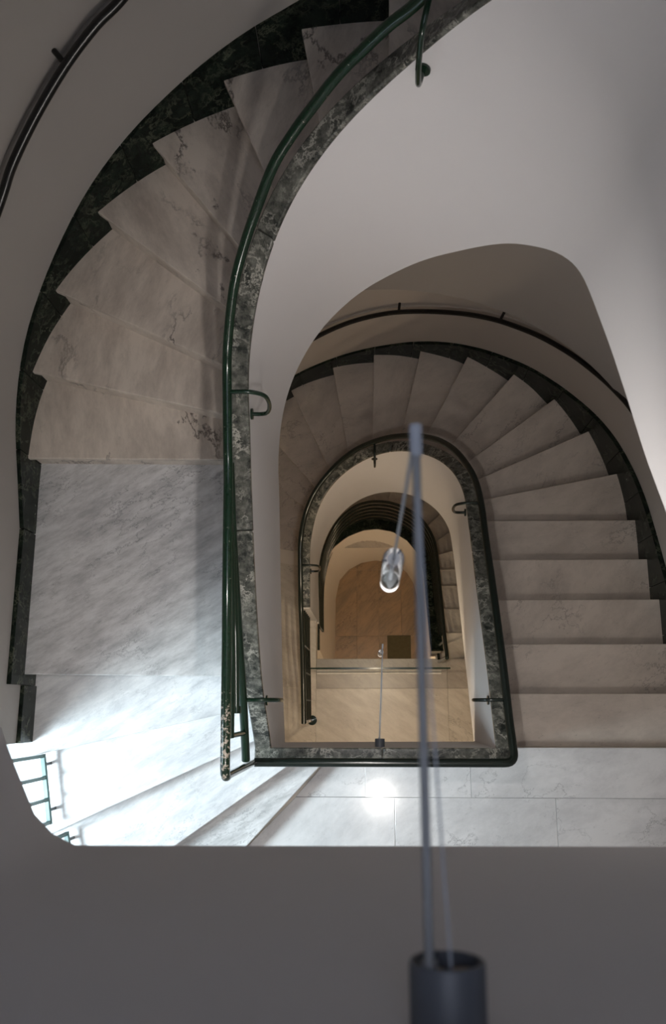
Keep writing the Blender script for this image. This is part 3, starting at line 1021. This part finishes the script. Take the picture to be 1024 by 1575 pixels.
# ------------------------------------------------------------------ rod lamps
def rod_lamp(label, cx, z, rod0, tip, glass_z0, glass_z1, lit, power, tint):
    root = thing('rod_lamp', label, 'lamp')
    y0, y1 = YB, YB + .040
    seg = 28
    ro, ri = .0255, .0218
    # hollow cup: outer skin, lip, inner skin, bottom
    prof = [(ro, y0), (ro, y1 - .002), (ro - .001, y1), (ri, y1), (ri, y0 + .006)]
    vs_, fs = [], []
    for r_, y in prof:
        for k in range(seg):
            a = 2 * math.pi * k / seg
            vs_.append((cx + r_ * math.cos(a), y, z + r_ * math.sin(a)))
    for i in range(len(prof) - 1):
        for k in range(seg):
            fs.append((i * seg + k, i * seg + (k + 1) % seg, (i + 1) * seg + (k + 1) % seg, (i + 1) * seg + k))
    fs.append(tuple(range((len(prof) - 1) * seg, len(prof) * seg)))
    fs.append(tuple(range(seg - 1, -1, -1)))
    link('mount_cup', vs_, fs, M_CUP, root, True)
    rod0, tip = Vector(rod0), Vector(tip)
    for px_, pr in ((-.009, .0068), (.010, .0085)):
        cyl('socket_plug', (cx + px_, y0 + .007, z + .004), (cx + px_, y1 - .005, z + .004), pr, M_BRASS, root, 14)
    u = (tip - rod0).normalized()
    cyl('collar', rod0 - u * .02, rod0 + u * .012, .0055, M_STEEL, root, 14)
    cyl('rod', rod0, tip, .0032, M_STEEL, root, 12)
    cyl('rod_tip', tip - u * .018, tip + u * .006, .0048, M_CABLE, root, 12)
    tube('stay_wire', [(cx + .002, y1 - .012, z + .012), rod0.lerp(tip, .5) + Vector((.005, 0, .012)), tip - u * .02], .0009, M_CABLE, root, 6, 6)
    gx, gy = tip.x, tip.y
    cyl('cable', tip, (gx, gy, glass_z0 - .02), .0019, M_CABLE, root, 8)
    rr = .0155
    rings = [[(gx + r_ * math.cos(2 * math.pi * k / 24), gy + r_ * math.sin(2 * math.pi * k / 24), zz) for k in range(24)]
             for r_, zz in ((rr * .93, glass_z0), (rr, glass_z0 - .004), (rr, glass_z1 + .029))]
    g = loft('glass_tube', rings, M_TUBE, root)
    cyl('inner_tube', (gx, gy, glass_z0 - .004), (gx, gy, glass_z1 + .05), .003, M_CABLE, g, 12)
    cyl('inner_cap', (gx, gy, glass_z0 - .012), (gx, gy, glass_z0 - .003), .0085, M_ALU, g, 16)
    for k in (0.9, 3.3):
        cyl('screw', (gx + .010 * math.cos(k), gy + .010 * math.sin(k), glass_z0 - .01), (gx + .016 * math.cos(k), gy + .016 * math.sin(k), glass_z0 - .006), .002, M_BLACK, g, 8)
    cyl('diffuser', (gx, gy, glass_z1), (gx, gy, glass_z1 + .030), rr, lit, root, 24, .002)
    cyl('glow_cover', (gx, gy, glass_z1 + .0305), (gx, gy, glass_z1 + .036), rr * .93, M_TAN, g, 20)  # added disc that hides the diffuser's glow from above, tan like see-through glass
    d = bpy.data.lights.new('lamp_beam', 'AREA')          # the lamp shines straight down out of its opal end
    d.shape, d.size, d.energy, d.color = 'DISK', .06, power, tint
    d.spread = math.radians(152)
    lo = bpy.data.objects.new('lamp_beam', d)
    C.objects.link(lo)
    lo.parent = root
    lo.location = (gx, gy, glass_z1 - .002)
    return root


M_DIFF = glow('lit_opal_diffuser', (1.0, .97, .95), .85)
rod_lamp('blurred near rod lamp with grey cup on the dark parapet at the picture bottom', .051, 4.352,
         (.0385, -.175, 4.362), (.0375, .200, 4.362), 3.81, 3.565, M_DIFF, 8, (1.0, .95, .91))
rod_lamp('small far rod lamp with grey cup under the landing edge coping', .059, .43,
         (.056, -.17, .44), (.080, .315, .44), -.15, -.40, M_DIFF, 5, (1.0, .80, .54))


# ------------------------------------------------------------------ ceiling globes under the landings
def globe(label, x, y, z, r, col, strength):
    root = thing('ceiling_lamp', label, 'lamp')
    cyl('base', (x, y, z + r - .01), (x, y, z + r + .06), r * .5, M_ALU, root, 20)
    seg, rg = 24, 12
    rings = [[(x + r * math.sin(math.pi * (i + .15) / (rg + .3)) * math.cos(2 * math.pi * k / seg), y + r * math.sin(math.pi * (i + .15) / (rg + .3)) * math.sin(2 * math.pi * k / seg), z + r * math.cos(math.pi * (i + .15) / (rg + .3))) for k in range(seg)] for i in range(rg + 1)]
    loft('opal_globe', rings, glow('lit_globe', col, strength), root)
    return root


globe('round opal lamp under the top landing, seen mirrored in the polished marble', .107, -.845, 3.46, .10, (1.0, .95, .90), 70)
globe('round warm opal lamp under the upper landing', .15, -.85, -.45, .11, (1.0, .83, .62), 48)
globe('round warm opal lamp under the middle landing', .15, -.6, L2 - .48, .11, (1.0, .76, .50), 62)
